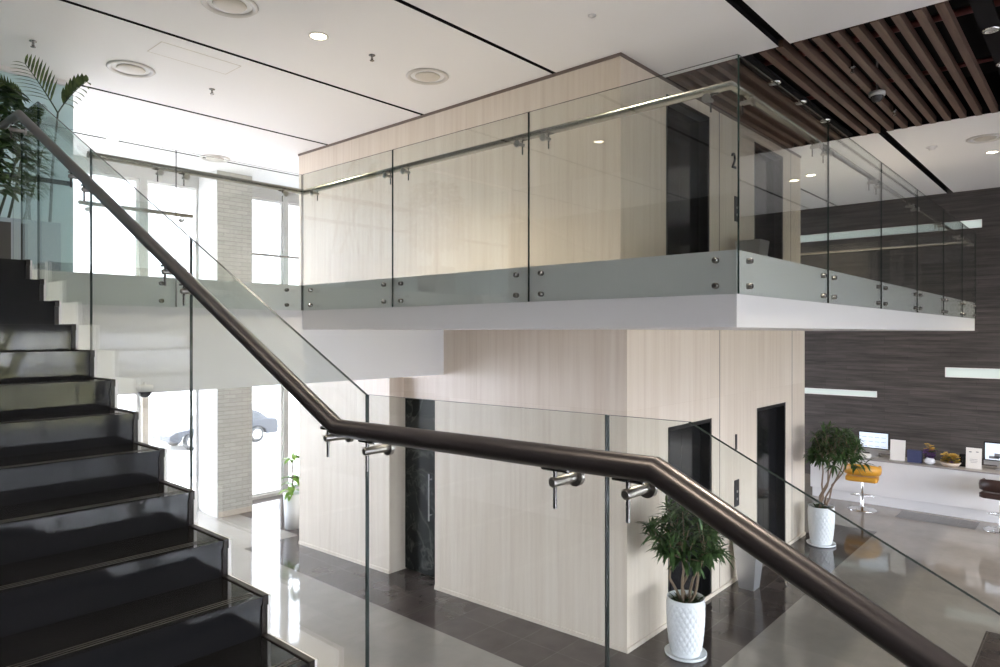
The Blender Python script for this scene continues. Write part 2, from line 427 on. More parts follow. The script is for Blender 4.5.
# ---- upper floor slab, downstand beam
sb=MB()
sb.box(4.10,1.70,SLAB0,14.17,3.80,F2); sb.box(4.10,3.80,SLAB0,6.30,6.50,F2); sb.box(12.02,3.80,SLAB0,14.17,10.1,F2)
sb.box(-6.0,6.50,SLAB0,6.30,12.9,F2); sb.box(6.30,10.12,SLAB0,17.2,12.9,F2); sb.box(-6.0,5.95,SLAB0,1.40,6.50,F2-.0)
sb.build('floor_upper',M['fascia'],kind='structure')
q=MB(); q.box(-6.0,6.50,2.85,6.31,6.78,SLAB0); q.build('trim_2',M['fascia'],kind='structure')

# ---- travertine core
LD=[(7.215,8.395),(9.90,11.10)]; DZ=2.30
co=MB()
FX=lambda y_: 6.31-.041*(y_-3.807)      # the lower side wall runs slightly out of square
co.prism([(6.31,3.807,0),(6.4,3.807,0),(6.4,4.15,0),(FX(4.15),4.15,0)],(0,0,SLAB0))
holed(co,'x',6.4,12.0,0,SLAB0,3.807,4.15,[(a,b_,0,DZ) for a,b_ in LD])
for ya,yb,z0 in ((4.15,6.66,0),(6.66,7.56,2.78),(7.56,9.72,0)):
    co.prism([(FX(ya),ya,z0),(7.2,ya,z0),(7.2,yb,z0),(FX(yb),yb,z0)],(0,0,SLAB0-z0))
co.box(7.2,4.5,0,12.0,9.72,SLAB0); co.box(11.66,4.15,0,12.0,4.5,SLAB0)
ux,uy=6.29,3.875
holed(co,'x',ux,12.0,F2-.45,CEIL,uy,4.15,[(a+.08,b_+.08,F2,F2+DZ) for a,b_ in LD])
co.box(ux,4.15,F2-.45,6.9,10.08,CEIL); co.box(6.9,4.5,F2-.45,12.0,10.08,CEIL); co.box(11.66,4.15,F2-.45,12.0,4.5,CEIL)
co.build('wall_core',M['trav'],kind='structure')
# fine joints and painted shadow strip under the ceiling on the core
q=MB(); q.box(ux-.012,uy-.012,CEIL-.035,12.01,uy,CEIL); q.box(ux-.012,uy,CEIL-.035,ux,10.09,CEIL); q.build('trim_3',mat('brown_shadow_strip',(.16,.12,.10),.5),kind='structure')  # dark brown strip painted in for the shadow gap at the ceiling
q=MB()
for x in (8.63,11.385): q.box(x-.006,3.8055,0,x+.006,3.808,SLAB0); q.box(x+.13,uy-.0015,F2,x+.142,uy+.001,CEIL-.035)
q.build('trim_4',M['liftframe'],kind='structure')
q=MB(); q.box(6.295,3.79,0,12.0,3.807,.05); [q.prism([(FX(a)-.013,a,0),(FX(a)+.01,a,0),(FX(b_)+.01,b_,0),(FX(b_)-.013,b_,0)],(0,0,.05)) for a,b_ in ((3.807,6.66),(7.56,9.72))]; q.build('baseboard_core',M['trav'],kind='structure')
# lift doors: recessed dark frame with two leaves
dn=0
for lvl,(yf,dx) in ((0,(3.807,0)),(F2,(uy,.08))):
    for a,b_ in LD:
        a+=dx; b_+=dx; dn+=1
        q=MB(); w=.05
        q.box(a,yf+.005,lvl,a+w,yf+.17,lvl+DZ); q.box(b_-w,yf+.005,lvl,b_,yf+.17,lvl+DZ); q.box(a+w,yf+.005,lvl+DZ-w,b_-w,yf+.17,lvl+DZ)
        o=q.build('door_%d'%dn,M['liftframe'],kind='structure',loc=((a+b_)/2,yf,lvl))
        mid=(a+b_)/2
        for s0,s1,dy in ((a+w,mid-.003,0),(mid+.003,b_-w,0)):
            q=MB(); q.box(s0,yf+.13,lvl,s1,yf+.165,lvl+DZ-w); q.build('door_leaf',M['lift'],o)
# black marble door set back in the core's side recess
dn+=1
q=MB(); q.box(6.42,6.662,2.47,6.50,7.558,2.779); o=q.build('door_%d'%dn,M['trav'],kind='structure',loc=(6.45,7.1,0))
q=MB(); q.box(6.44,6.67,.02,6.49,7.55,2.47); q.build('door_leaf',M['bmarble'],o)
q=MB(); q.cyl((6.385,6.99,.80),(6.385,6.99,1.45),.011); q.cyl((6.385,6.99,.88),(6.445,6.99,.88),.008); q.cyl((6.385,6.99,1.37),(6.445,6.99,1.37),.008); q.build('door_handle',M['steel'],o)

# ---- teal partition at left of upper floor
q=MB(); q.box(-2.5,9.26,F2,2.72,9.29,CEIL-.05); o=q.build('wall_partition',M['teal'],kind='structure')
q=MB(); q.box(-2.5,9.225,5.15,2.70,9.26,5.20); q.build('transom',M['mull'],o)
q=MB(); q.box(-2.5,9.20,CEIL-.05,2.74,9.30,CEIL); q.build('trim_5',M['frame'],kind='structure')

# ------------------------------------------------------------------ staircase
GO,RI=.3219,.1545; NY,NZ=5.687,F2; SXL,SXR=-1.2,1.40
st=thing('staircase','black polished granite staircase with white stepped side, rising to upper floor','stairs',(0,1.35,0))
def step(yn,zt,RI=RI):
    q=MB(); q.box(SXL,yn,zt-.032,SXR,yn+GO+.02,zt); q.build('tread',M['granite'],st)
    q=MB()
    for k in (.035,.052,.069): q.box(SXL,yn+k,zt-.0005,SXR-.03,yn+k+.006,zt+.0008)
    q.build('anti_slip_strip',M['groove'],st)
    q=MB(); q.box(SXL,yn+.012,zt-RI,SXR,yn+.035,zt-.032); q.build('riser',M['granite'],st)
    q=MB(); q.box(SXR-.022,yn-.004,zt-.034,SXR+.001,yn+GO+.008,zt+.005); q.box(SXR-.022,yn+.004,zt-RI+.005,SXR+.001,yn+.012,zt-.034); q.build('end_trim',M['trimbr'],st)
for k in range(0,12): step(NY-GO*k,NZ-RI*k)
LZ=NZ-RI*12; LY1=NY-GO*11+.012; LY0=.546
q=MB(); q.box(SXL,LY0,LZ-.10,SXR,LY1+.02,LZ); q.build('landing',M['granite'],st)
RI2=LZ/13
for k in range(1,13): step(LY0-GO*k,LZ-RI2*k,RI2)
q=MB(); q.box(SXL,LY0+.012,LZ-RI2-.1,SXR,LY0+.035,LZ-.10); q.build('riser',M['granite'],st)
# white stepped side plate just outside the step ends
poly=[]; 
for k in range(0,12):
    yn=NY-GO*k; poly+= [(SXR,yn+GO if k else yn+.02,NZ-RI*k),(SXR,yn,NZ-RI*k)]
poly+=[(SXR,LY1,LZ),(SXR,LY0,LZ),(SXR,LY0,LZ-.35),(SXR,LY1+.1,LZ-.35),(SXR,NY+.02,NZ-.62)]
q=MB(); q.prism(poly,(.014,0,0)); q.build('stringer',M['white'],st)
q=MB(); q.prism([(0,p[1],p[2]-.0) for p in ((0,LY1+.15,LZ-.33),(0,LY1+.15,LZ-.05),(0,NY+.0,NZ-.2),(0,NY,NZ-.55))],(SXR,0,0)); q.build('soffit',M['white'],st)
poly=[(SXR,LY0,LZ)]
for k in range(1,13): poly+=[(SXR,LY0-GO*(k-1),LZ-RI2*k),(SXR,LY0-GO*k,LZ-RI2*k)]
poly+=[(SXR,LY0-GO*12,0),(SXR,LY0-GO*11+.25,0),(SXR,LY0,LZ-.35)]
q=MB(); q.prism(poly,(.014,0,0)); q.build('stringer',M['white'],st)

# ------------------------------------------------------------------ bracket & panel helpers
def panel_mesh(mb, poly, d):
    """glass sheet: clear faces (slot 0), green edges (slot 1)"""
    return mb.prism(poly,d,1,0)
def bracket(parent,rail,glass,rr,mat_arm,s=1.0):
    """rail: rail centre point; glass: point on glass face at same place (horizontal normal)"""
    rail=Vector(rail); glass=Vector(glass); n=(glass-rail); n.z=0; L=n.length; n.normalize()
    za=rail.z-rr-.032*s
    q=MB(); a=Vector((rail.x,rail.y,za)); gpt=Vector((glass.x,glass.y,za))
    q.tube([a-n*.014*s,a-n*.010*s,gpt-n*.012*s],[.009*s,.0130*s,.0130*s],14)
    q.tube([gpt-n*.014*s,gpt-n*.001],[.025*s,.025*s],20)
    b=q.build('bracket',M['satin'],parent)
    q=MB(); q.cyl((rail.x,rail.y,rail.z-rr-.098*s),(rail.x,rail.y,rail.z-rr+.004),.0052*s,10)
    t=Vector((0,1,0)) if abs(n.x)>.5 else Vector((1,0,0))
    c=Vector((rail.x,rail.y,rail.z-rr-.001))
    q.tube([c-t*.04*s,c+t*.04*s],[.006*s,.006*s],8)
    q.build('rod',mat_arm,b)
    # button on outer face
    return b

# ---- stair balustrade
sbal=thing('stair_balustrade','frameless glass stair balustrade with dark bronze tubular handrail in the foreground','railing',(1.46,1.35,LZ))
gx=1.455; gt=.012
def gtop(y):   # glass top line
    if y>1.919: return 3.186+(y-1.919)*.4905
    if y<.717: return 3.195+(y-.717)*.49
    return 3.195+(y-.717)*(-.009/1.202)
def gbot(y):
    if y>LY1: return LZ+(y-LY1)*.48-.22
    if y<LY0: return LZ+(y-LY0)*.48-.22
    return LZ-.22
def sheet(y0,y1,extra_top=None):
    ysl=sorted({y0,y1,*[k for k in (1.919,.717,LY1,LY0) if min(y0,y1)<k<max(y0,y1)]})
    top=[(gx,y,gtop(y)) for y in ysl]; bot=[(gx,y,gbot(y)) for y in reversed(ysl)]
    return top+bot
jo=[-3.4,-1.806,-1.80,-.436,-.43,.9386-.003,.9386+.003,1.9136-.003,1.9136+.003,3.276-.003,3.276+.003,4.645-.003,4.645+.003,5.72]
for i in range(0,len(jo),2):
    q=MB(); panel_mesh(q,sheet(jo[i],jo[i+1]),(gt,0,0)); q.build('glass_panel',[M['glass'],M['edge']],sbal)
q=MB(); panel_mesh(q,[(gx,5.726,5.056),(gx,6.15,5.056),(gx,6.15,F2-.05),(gx,5.726,F2-.4)],(gt,0,0)); q.build('glass_panel',[M['glass'],M['edge']],sbal)
RX=1.36; RR=.030
rp=[(RX,6.2,4.957),(RX,5.79,4.955),(RX,1.945,3.078),(RX,.749,3.095),(RX,-3.4,1.057)]
q=MB(); q.tube(rp,RR,28); q.build('handrail',M['rail'],sbal)
def railz(y):
    for (a,b_) in zip(rp[:-1],rp[1:]):
        if b_[1]<=y<=a[1]: return b_[2]+(a[2]-b_[2])*(y-b_[1])/(a[1]-b_[1])
for y in (4.67,4.44,3.327,3.123,1.999,1.783,1.026,.818,6.0,-.5,-1.9,-2.6):
    sl_=.9 if .749<=y<=1.945 else 1.0
    rz=railz(y); rr=RR*(1.0 if .749<=y<=1.94 else 1.11)
    bracket(sbal,(RX,y,rz),(gx,y,rz),rr,M['dsteel'])

# ---- balcony balustrade
bb=thing('balcony_balustrade','frameless glass balustrade with steel handrail wrapping the upper balcony','railing',(4.12,1.70,F2))
t=.012; off=.004; zb,zt=3.639,5.103; RZ=4.953
fx=4.10-off-t; fy=1.70-off-t; ly_=6.50-off-t
FJ=[fy,3.339,4.974,ly_+0]; RJ=[fx,5.90,7.64,9.37,11.13,12.75,14.19]; LJ=[1.48,2.755,fx]
def vpanel(p,q_,nrm):
    m=MB(); d=Vector(nrm)*t
    panel_mesh(m,[(p[0],p[1],zb),(q_[0],q_[1],zb),(q_[0],q_[1],zt),(p[0],p[1],zt)],d); m.build('glass_panel',[M['glass'],M['edge']],bb)
gp=.004
for a,b_ in zip(FJ[:-1],FJ[1:]): vpanel((fx,a+gp),(fx,b_-gp),(1,0,0))
for a,b_ in zip(RJ[:-1],RJ[1:]): vpanel((a+gp+(t if a==fx else 0),fy),(b_-gp,fy),(0,1,0))
for a,b_ in zip(LJ[:-1],LJ[1:]): vpanel((a+gp,ly_),(b_-gp,ly_),(0,1,0))
vpanel((14.19,fy+t+gp),(14.19,3.3),(-1,0,0))
vpanel((14.19,3.31),(14.19,5.0),(-1,0,0))
# handrail on the inner side
hx=4.10+.07; hy=1.70+.07; hl=6.50+.07; hr=.029
q=MB(); q.tube([(2.04,hl,RZ-.015),(hx,hl,RZ-.015),(hx,hy,RZ),(14.10,hy,RZ),(14.10,5.0,RZ)],hr,18); q.build('handrail',M['brasslite'],bb)
def bal_bracket(p,g): bracket(bb,p,g,hr,M['dsteel'],1.15)
def bolt(p,n):
    q=MB(); p=Vector(p); n=Vector(n); q.tube([p,p+n*.032,p+n*.037],[.019,.019,.014],16); q.build('standoff_bolt',M['dsteel'],bb)
FG=fx+t; RG=fy+t; LG=ly_+t
for j in (3.339,4.974):
    for s in (-.13,.13):
        bal_bracket((hx,j+s,RZ),(FG,j+s,RZ))
        for z in (.293,.452): bolt((4.10,j+s*.95,EYE+z),(-1,0,0))
for y in (ly_-.16,1.90):
    bal_bracket((hx,y,RZ),(FG,y,RZ))
    for z in (.293,.452): bolt((4.10,y if y>3 else 1.83,EYE+z),(-1,0,0))
for j in RJ[1:-1]:
    for s in (-.14,.14):
        bal_bracket((j+s,hy,RZ),(j+s,RG,RZ))
        for z in (.293,.452): bolt((j+s,1.70,EYE+z),(0,-1,0))
for x in (4.36,14.0):
    bal_bracket((x,hy,RZ),(x,RG,RZ))
    for z in (.293,.452): bolt((x-.1 if x<5 else x,1.70,EYE+z),(0,-1,0))
for x in (2.62,2.86,3.90):
    bal_bracket((x,hl,RZ-.015),(x,LG,RZ-.015))
    for z in (.293,.452): 
        if x!=2.86: bolt((x,6.50,EYE+z),(0,-1,0))

# ---- short guard rail by the partition and one at the far window
def guard(label,x0,x1,y,zr,z0):
    t_=thing('guard_rail',label,'railing',((x0+x1)/2,y,z0))
    q=MB(); q.cyl((x0,y,zr),(x1,y,zr),.026,16); q.build('handrail',M['brasslite'],t_)
    q=MB(); panel_mesh(q,[(x0+.05,y+.09,z0),(x1-.05,y+.09,z0),(x1-.05,y+.09,zr+.12),(x0+.05,y+.09,zr+.12)],(0,.012,0)); q.build('glass_panel',[M['glass'],M['edge']],t_)
    for x in (x0+.12,x1-.12): bracket(t_,(x,y,zr),(x,y+.09,zr),.026,M['steel'],1.1)
guard('short steel and glass guard rail beside the teal partition on upper floor',2.74,4.10,9.15,4.955,F2)
guard('steel and glass guard rail across the far right upper window',6.62,9.6,12.72,4.97,F2)

# ------------------------------------------------------------------ ceiling fittings
def diffuser(x,y,label,r=.23):
    o=thing('ceiling_diffuser',label,'air vent',(x,y,CEIL),'round air diffusers')
    q=MB(); q.lathe([(r*1.06,0),(r*1.08,-.008),(r*1.0,-.022),(r*.86,-.012),(r*.84,.03)],(x,y,CEIL-.001),40); q.build('rim',M['ring'],o)
    q=MB(); q.lathe([(r*.84,.03),(r*.84,.001)],(x,y,CEIL-.001),40); q.build('throat',M['black'],o)
    q=MB(); q.lathe([(0,-.026),(r*.4,-.024),(r*.60,-.016),(r*.64,-.006),(r*.60,-.002),(0,-.004)],(x,y,CEIL-.001),40); q.build('disc',M['diff'],o)
diffuser(2.995,8.233,'round ceiling air diffuser nearest the teal partition')
diffuser(3.004,5.95,'round ceiling air diffuser cut by the top edge of the photo')
diffuser(5.37,5.90,'round ceiling air diffuser nearest the top edge of the travertine wall')
diffuser(5.48,11.379,'faint round ceiling air diffuser near the far windows')
diffuser(12.75,1.40,'round ceiling air diffuser beyond the slat ceiling, at the right edge')
LIGHTS=[]
def downlight(x,y,label,power=18,z=CEIL):
    o=thing('downlight',label,'ceiling light',(x,y,z),'recessed downlights')
    q=MB(); q.lathe([(.10,0),(.10,-.006),(.085,-.010),(.078,-.003)],(x,y,z-.0005),28); q.build('ring',M['ring'],o)
    q=MB(); q.lathe([(.078,-.003),(0,-.0035)],(x,y,z-.0005),28); q.build('lamp',M['bulb'],o)
    LIGHTS.append((x,y,z-.03,power))
downlight(3.919,5.924,'lit round downlight in the white ceiling, upper left')
downlight(3.90,11.43,'lit downlight faintly seen in the bright ceiling near far windows')
downlight(13.814,1.423,'lit downlight in the white ceiling by the right edge')
downlight(13.556,4.187,'lit downlight over the lobby, seen through the balcony glass')
downlight(13.81,-1.2,'unseen downlight added over the reception desk to help light the room')  # out of view, added to help light the desk area
downlight(3.919,1.35,'lit downlight overhead, reflected in the balcony glass')
downlight(-.8,5.924,'unseen downlight added above the stairs to help light the room')  # unseen lamp, added for its light on the stairs
downlight(-.8,1.35,'unseen downlight added over the stair landing to help light the room')  # unseen, added as extra light over the landing
downlight(1.6,-3.1,'unseen downlight added over the lobby behind the viewer to help light the room')  # added out of view to brighten the lobby
def sprinkler(x,y,label,z=CEIL,m='dsteel'):
    o=thing('ceiling_sprinkler',label,'sprinkler',(x,y,z),'ceiling sprinklers')
    q=MB(); q.lathe([(.01,.32 if z<CEIL else .03),(.01,0),(.035,0),(.035,-.006),(.012,-.010),(.011,-.035),(.014,-.04),(.012,-.045)],(x,y,z-.0005),18); q.build('body',M[m],o)
    q=MB(); q.lathe([(0,-.058),(.024,-.058),(.024,-.062),(0,-.062)],(x,y,z-.0005),16)
    for s in (-1,1): q.cyl((x+.013*s,y,z-.04),(x+.010*s,y,z-.06),.002,6)
    q.build('deflector',M[m],o)
sprinkler(4.568,5.90,'small pendant sprinkler between downlight and round diffuser')
sprinkler(3.905,8.185,'small pendant sprinkler in ceiling near the access panel')
sprinkler(2.048,8.205,'small pendant sprinkler in ceiling above the palm fronds')
sprinkler(8.32,2.134,'sprinkler among the walnut slats nearest the balcony corner',CEIL-.012,'dsteel')
sprinkler(10.338,2.135,'sprinkler among the walnut slats beyond the dome camera',CEIL-.012,'dsteel')
o=thing('ceiling_sensor','tiny ceiling sensor in the white ceiling above the travertine corner','sensor',(5.373,3.62,CEIL))
q=MB(); q.lathe([(.04,.02),(.04,0),(.038,-.008),(.018,-.012),(.016,-.02),(0,-.021)],(5.373,3.62,CEIL-.0005),20); q.build('body',M['alu'],o)
o=thing('smoke_detector','white smoke detector on ceiling right of the slats','detector',(12.802,2.105,CEIL))
q=MB(); q.lathe([(.075,0),(.075,-.012),(.05,-.022),(.045,-.045),(.02,-.06),(0,-.06)],(12.802,2.105,CEIL-.0005),28); q.build('body',M['frame'],o)
# access hatch
q=MB(); q.box(2.93,7.24,CEIL-.002,3.78,7.59,CEIL+.03,0)
w=.006
for a in ((2.922,7.232,3.788,7.24),(2.922,7.59,3.788,7.598),(2.922,7.24,2.93,7.59),(3.78,7.24,3.788,7.59)): q.box(a[0],a[1],CEIL-.003,a[2],a[3],CEIL+.02,1)
tag(q.build('ceiling_hatch',[M['ceil'],M['diff']],loc=(3.355,7.415,CEIL)),'flush rectangular access hatch in the white ceiling','hatch')
# dome cameras
def dome(x,y,z,label,r=.075):
    o=thing('ceiling_dome_camera',label,'security camera',(x,y,z))
    q=MB(); q.lathe([(.012,.4 if 6<z<CEIL else .03),(.012,0),(r*1.05,0),(r*1.1,-.02),(r*1.05,-.05),(r*.9,-.055)],(x,y,z-.0005),28); q.build('housing',M['frame'],o)
    q=MB(); q.lathe([(r*.86,-.055)]+[(r*.86*math.cos(a),-.055-r*.86*math.sin(a)) for a in (.3,.6,.9,1.2,1.45)]+[(0,-.055-r*.86)],(x,y,z-.0005),24); q.build('dome',M['domed'],o)
dome(9.386,2.124,CEIL-.012,'white dome camera hanging from the walnut slats',.085)
dome(2.45,6.425,2.93,'small dome camera fixed to white beam beside the stairs',.066)
# lamps in the slat ceiling tracks
for (x,y),lab in zip([(8.294,2.98),(9.229,2.98),(10.25,2.98),(8.268,.86),(9.4,.86)],
    ['silver spotlight in slat ceiling nearest the balcony corner','silver spotlight in slat ceiling, middle of the row above the lifts','silver spotlight in slat ceiling, farthest of the row above the lifts','silver spotlight in slat ceiling at upper right','silver spotlight in slat ceiling at the right edge']):
    o=thing('spotlight',lab,'ceiling light',(x,y,CEIL+.02),'unlit spotlights between the slats')
    q=MB(); q.lathe([(.075,0),(.075,-.02),(.06,-.022),(.045,.01)],(x,y,CEIL+.0195),24); q.build('ring',M['chrome'],o)
    q=MB(); q.lathe([(.05,.0),(0,.0)],(x,y,CEIL+.015),24); q.build('lens',M['alu'],o)

# ------------------------------------------------------------------ wall signs and lift call panels
def number(ch,x,y,z,h,label):
    cu=bpy.data.curves.new('n','FONT'); cu.body=ch; cu.size=h/.69; cu.extrude=.009; cu.align_x='CENTER'
    tmp=bpy.data.objects.new('n',cu); C.objects.link(tmp)
    dg=bpy.context.evaluated_depsgraph_get(); me=bpy.data.meshes.new_from_object(tmp.evaluated_get(dg))
    bpy.data.objects.remove(tmp); me.name='floor_number'
    me.transform(Matrix.Rotation(PI/2,4,'X')); me.materials.clear(); me.materials.append(M['sign'])
    o=bpy.data.objects.new('floor_number',me); C.objects.link(o); o.location=(x,y-.0095,z); tag(o,label,'sign')
number('2',9.22,uy,EYE+2.278,.21,'dark numeral 2 fixed on travertine between upper lift doors')
number('1',9.14,3.807,EYE-1.60,.21,'dark numeral 1 fixed on travertine between lower lift doors')
def callp(x,y,z0,z1,label):
    o=thing('lift_call_panel',label,'call panel',(x,y,z0))
    q=MB(); q.box(x-.075,y-.012,z0,x+.075,y,z1); q.build('plate',M['sign'],o,bevel=.003)
    q=MB(); zc=(z0+z1)/2-.03
    for k in (-.05,.05): q.lathe([(.018,0),(.018,-.004),(0,-.004)],(x,y-.012,zc+k),16,axis='y')
    q.build('button',M['steel'],o)
callp(9.33,uy,EYE+1.55,EYE+1.90,'black lift call panel under the numeral on upper floor')
callp(9.17,3.807,EYE-2.384,EYE-2.02,'black lift call panel on lobby travertine between lifts')

# ------------------------------------------------------------------ tapered steel bins
def steelbin(x,y,z,label):
    o=thing('tapered_bin',label,'bin',(x,y,z))
    q=MB(); a,b_,h=.10,.17,.73
    v=[(x-a,y-a,z),(x+a,y-a,z),(x+a,y+a,z),(x-a,y+a,z),(x-b_,y-b_,z+h),(x+b_,y-b_,z+h),(x+b_,y+b_,z+h),(x-b_,y+b_,z+h)]
    q.add(v,[(0,3,2,1),(0,1,5,4),(1,2,6,5),(2,3,7,6),(3,0,4,7)]); q.build('body',M['alu'],o)
    q=MB(); c=b_-.02
    q.add([(x-b_,y-b_,z+h),(x+b_,y-b_,z+h),(x+b_,y+b_,z+h),(x-b_,y+b_,z+h),(x-c,y-c,z+h),(x+c,y-c,z+h),(x+c,y+c,z+h),(x-c,y+c,z+h),
           (x-c,y-c,z+h-.04),(x+c,y-c,z+h-.04),(x+c,y+c,z+h-.04),(x-c,y+c,z+h-.04)],
          [(0,1,5,4),(1,2,6,5),(2,3,7,6),(3,0,4,7),(4,5,9,8),(5,6,10,9),(6,7,11,10),(7,4,8,11),(8,9,10,11)]); q.build('ash_tray',M['steel'],o)
steelbin(9.02,3.57,0,'tapered steel bin on lobby floor between the two lift doors')
steelbin(9.20,3.60,F2,'tapered steel bin on upper balcony between the lift doors')

# ------------------------------------------------------------------ plants
def leaf_strip(mb,base,d,L,w,droop=.35,seg=4,m=0,fold=.25):
    d=Vector(d).normalized(); up=Vector((0,0,1))
    side=d.cross(up)
    if side.length<.05: side=Vector((random.uniform(-1,1),random.uniform(-1,1),0))
    side.normalize(); p=Vector(base); vs=[]; dirv=d.copy()
    for i in range(seg+1):
        u=i/seg; ww=w*math.sin(PI*min(1,.12+u*.88))**.8*.5
        if i==seg: ww=w*.04
        nrm=side.cross(dirv).normalized()
        vs+=[p-side*ww+nrm*ww*fold,p,p+side*ww+nrm*ww*fold]
        dirv=(dirv+Vector((0,0,-droop/seg))).normalized(); p=p+dirv*(L/seg)
    fs=[]
    for i in range(seg):
        a=i*3; fs+=[(a,a+1,a+4,a+3),(a+1,a+2,a+5,a+4)]
    mb.add(vs,fs,m,True)
def pot_profile(H,rt,rb):
    pr=[]; n=64
    for i in range(n+1):
        u=i/n; r=rb+(rt-rb)*(u**.75); r+=.012*math.sin(PI*min(1,u*1.02))
        pr.append((r,u*H))
    return pr
def potted_tree(name,label,x,y,H,rt,rb,crown,cr,cz,ntip,seed,leafL=.17):
    random.seed(seed)
    o=thing(name,label,'potted plant',(x,y,0))
    q=MB(); q.lathe([(0,.002),(rb+.05,.002),(rb+.065,.012),(rb+.068,.035),(rb+.06,.036),(rb+.05,.02),(0,.02)],(x,y,0),40); q.build('saucer',M['pot'],o)
    nd=20
    def fn(r,z,th,i):
        u=z/H
        if r<rb*.5 or i>64: return r
        if .08<u<.9:
            a=th*nd/(2*PI)*1.0; b=u*6
            d1=abs(((a+b)%1)-.5)*2; d2=abs(((a-b)%1)-.5)*2
            return r+.010*min(1,2.2*min(1-d1,1-d2))-.004
        return r
    pf=pot_profile(H-.02,rt,rb)+[(rt-.012,H-.02),(rt-.02,H-.04),(rt-.03,H-.10)]
    q=MB(); q.lathe(pf,(x,y,.02),128,fn=fn); q.build('pot',M['pot'],o)
    q=MB(); q.lathe([(rt-.024,H-.06),(rt*.5,H-.045),(0,H-.04)],(x,y,0),24); 
    for k in range(40):
        a=random.uniform(0,2*PI); r=random.uniform(0,rt-.06); leaf_strip(q,(x+r*math.cos(a),y+r*math.sin(a),H-.05),(math.cos(a),math.sin(a),1.2),.09,.03,m=1)
    q.build('soil',[M['soil'],M['leaf']],o)
    # trunks and branches
    tq=MB(); lq=MB(); cxx,cyy=crown
    cc=Vector((x+cxx,y+cyy,cz)); joints=[]; nst=5
    def wig(a): return Vector((random.uniform(-a,a),random.uniform(-a,a),random.uniform(-a,a)*.4))
    for s_ in range(nst):
        a=s_*2*PI/nst+.4; p=Vector((x+.045*math.cos(a),y+.045*math.sin(a),H-.07))
        top=cc+Vector((cr*.42*math.cos(a+.4),cr*.42*math.sin(a+.4),-cr*.25))
        q1=p.lerp(top,.25)+wig(.05); q2=p.lerp(top,.5)+wig(.05); q3=p.lerp(top,.75)+wig(.04)
        tq.tube([p,q1,q2,q3,top],[.017,.014,.013,.011,.008],8); joints+=[q2,q3,top]
    for k in range(ntip):
        u=(k+.5)/ntip; ph=k*2.39996; zz=1-1.45*u
        rr=math.sqrt(max(0,1-min(1,abs(zz))**2)); sc=random.uniform(.5,1.12)*.8
        tip=cc+Vector((cr*1.12*sc*rr*math.cos(ph),cr*1.12*sc*rr*math.sin(ph),cr*1.12*sc*zz))
        tip.y=min(tip.y,3.80-leafL*.85)
        jn=min(joints,key=lambda q_:(q_-tip).length); dd=tip-jn
        tq.tube([jn,jn+dd*.5+wig(.03),tip],[.007,.006,.004],5,caps=False)
        out=(dd.normalized()+(tip-cc).normalized()*.6+Vector((0,0,.35))).normalized()
        for l in range(15):
            a=random.uniform(0,2*PI); v=Vector((math.cos(a),math.sin(a),random.uniform(-.5,.5))); v=(v-out*v.dot(out)).normalized()
            dr=out*random.uniform(.25,1.0)+v*random.uniform(.5,1.0)
            if tip.y>3.5 and dr.y>0: dr.y*=.3
            leaf_strip(lq,tip-out*random.uniform(0,.10),dr,leafL*random.uniform(.65,1.1),.032,droop=random.uniform(.4,1.2),seg=3)
    tq.build('trunk',M['trunk'],o); lq.build('foliage',M['leaf'],o)
    return o
potted_tree('potted_tree','leafy potted tree in white quilted pot beside the near lift door',6.70,3.33,.61,.195,.15,(-.20,-.12),.46,1.26,64,3,.19)
potted_tree('potted_tree','leafy potted tree in white quilted pot beside yellow stool and far core corner',11.62,3.43,.62,.195,.15,(.05,-.20),.46,1.50,64,12,.19)
# small plant at far windows
random.seed(5)
o=thing('potted_plant','bright green young plant in white pot near the far right window','potted plant',(6.50,10.62,0))
q=MB(); q.lathe([(0,0),(.13,0),(.16,.60),(.14,.60),(.13,.56),(0,.56)],(6.50,10.62,0),28); q.build('pot',M['pot'],o)
q=MB(); q.cyl((6.50,10.62,.54),(6.49,10.6,1.15),.012,8); q.build('stem',M['trunk'],o)
q=MB()
for zc,n_,L in ((.68,14,.28),(.84,14,.26),(1.22,9,.22)):
    for k in range(n_):
        a=random.uniform(0,2*PI); leaf_strip(q,(6.50,10.62,zc+random.uniform(-.05,.05)),(math.cos(a),math.sin(a),random.uniform(.1,.9)),L,.09,droop=1.1)
q.build('foliage',M['leafy'],o)
# broad-leaf plant in dark planter at the stair head
random.seed(9)
px,py=1.42,7.25
o=thing('planter_with_shrub','dense dark leafy shrub in dark square planter at the stair head','potted plant',(px,py,F2))
q=MB(); q.box(px-.21,py-.19,F2,px+.18,py+.19,F2+.44); q.box(px-.18,py-.16,F2+.44,px+.15,py+.16,F2+.441,1); q.build('planter',[M['planterd'],M['soil']],o,bevel=.006)
q=MB()
for k in range(4): q.tube([(px+random.uniform(-.08,.08),py+random.uniform(-.08,.08),F2+.42),(px+random.uniform(-.05,.1),py,F2+.75),(px+random.uniform(-.12,.12),py+random.uniform(-.1,.1),F2+1.2)],[.018,.014,.01],7)
q.build('trunk',M['trunk'],o)
q=MB()
for k in range(620):
    a=random.uniform(0,2*PI); r=.40*math.sqrt(random.random()); h=random.uniform(.72,1.62); r*=math.sin(PI*min(1,(h-.5)/1.25))**.5
    leaf_strip(q,(px+r*math.cos(a),py+r*math.sin(a),F2+h),(math.cos(a+random.uniform(-.8,.8)),math.sin(a),random.uniform(-.2,.7)),random.uniform(.11,.17),.07,droop=1.0)
q.build('foliage',M['leaf'],o)
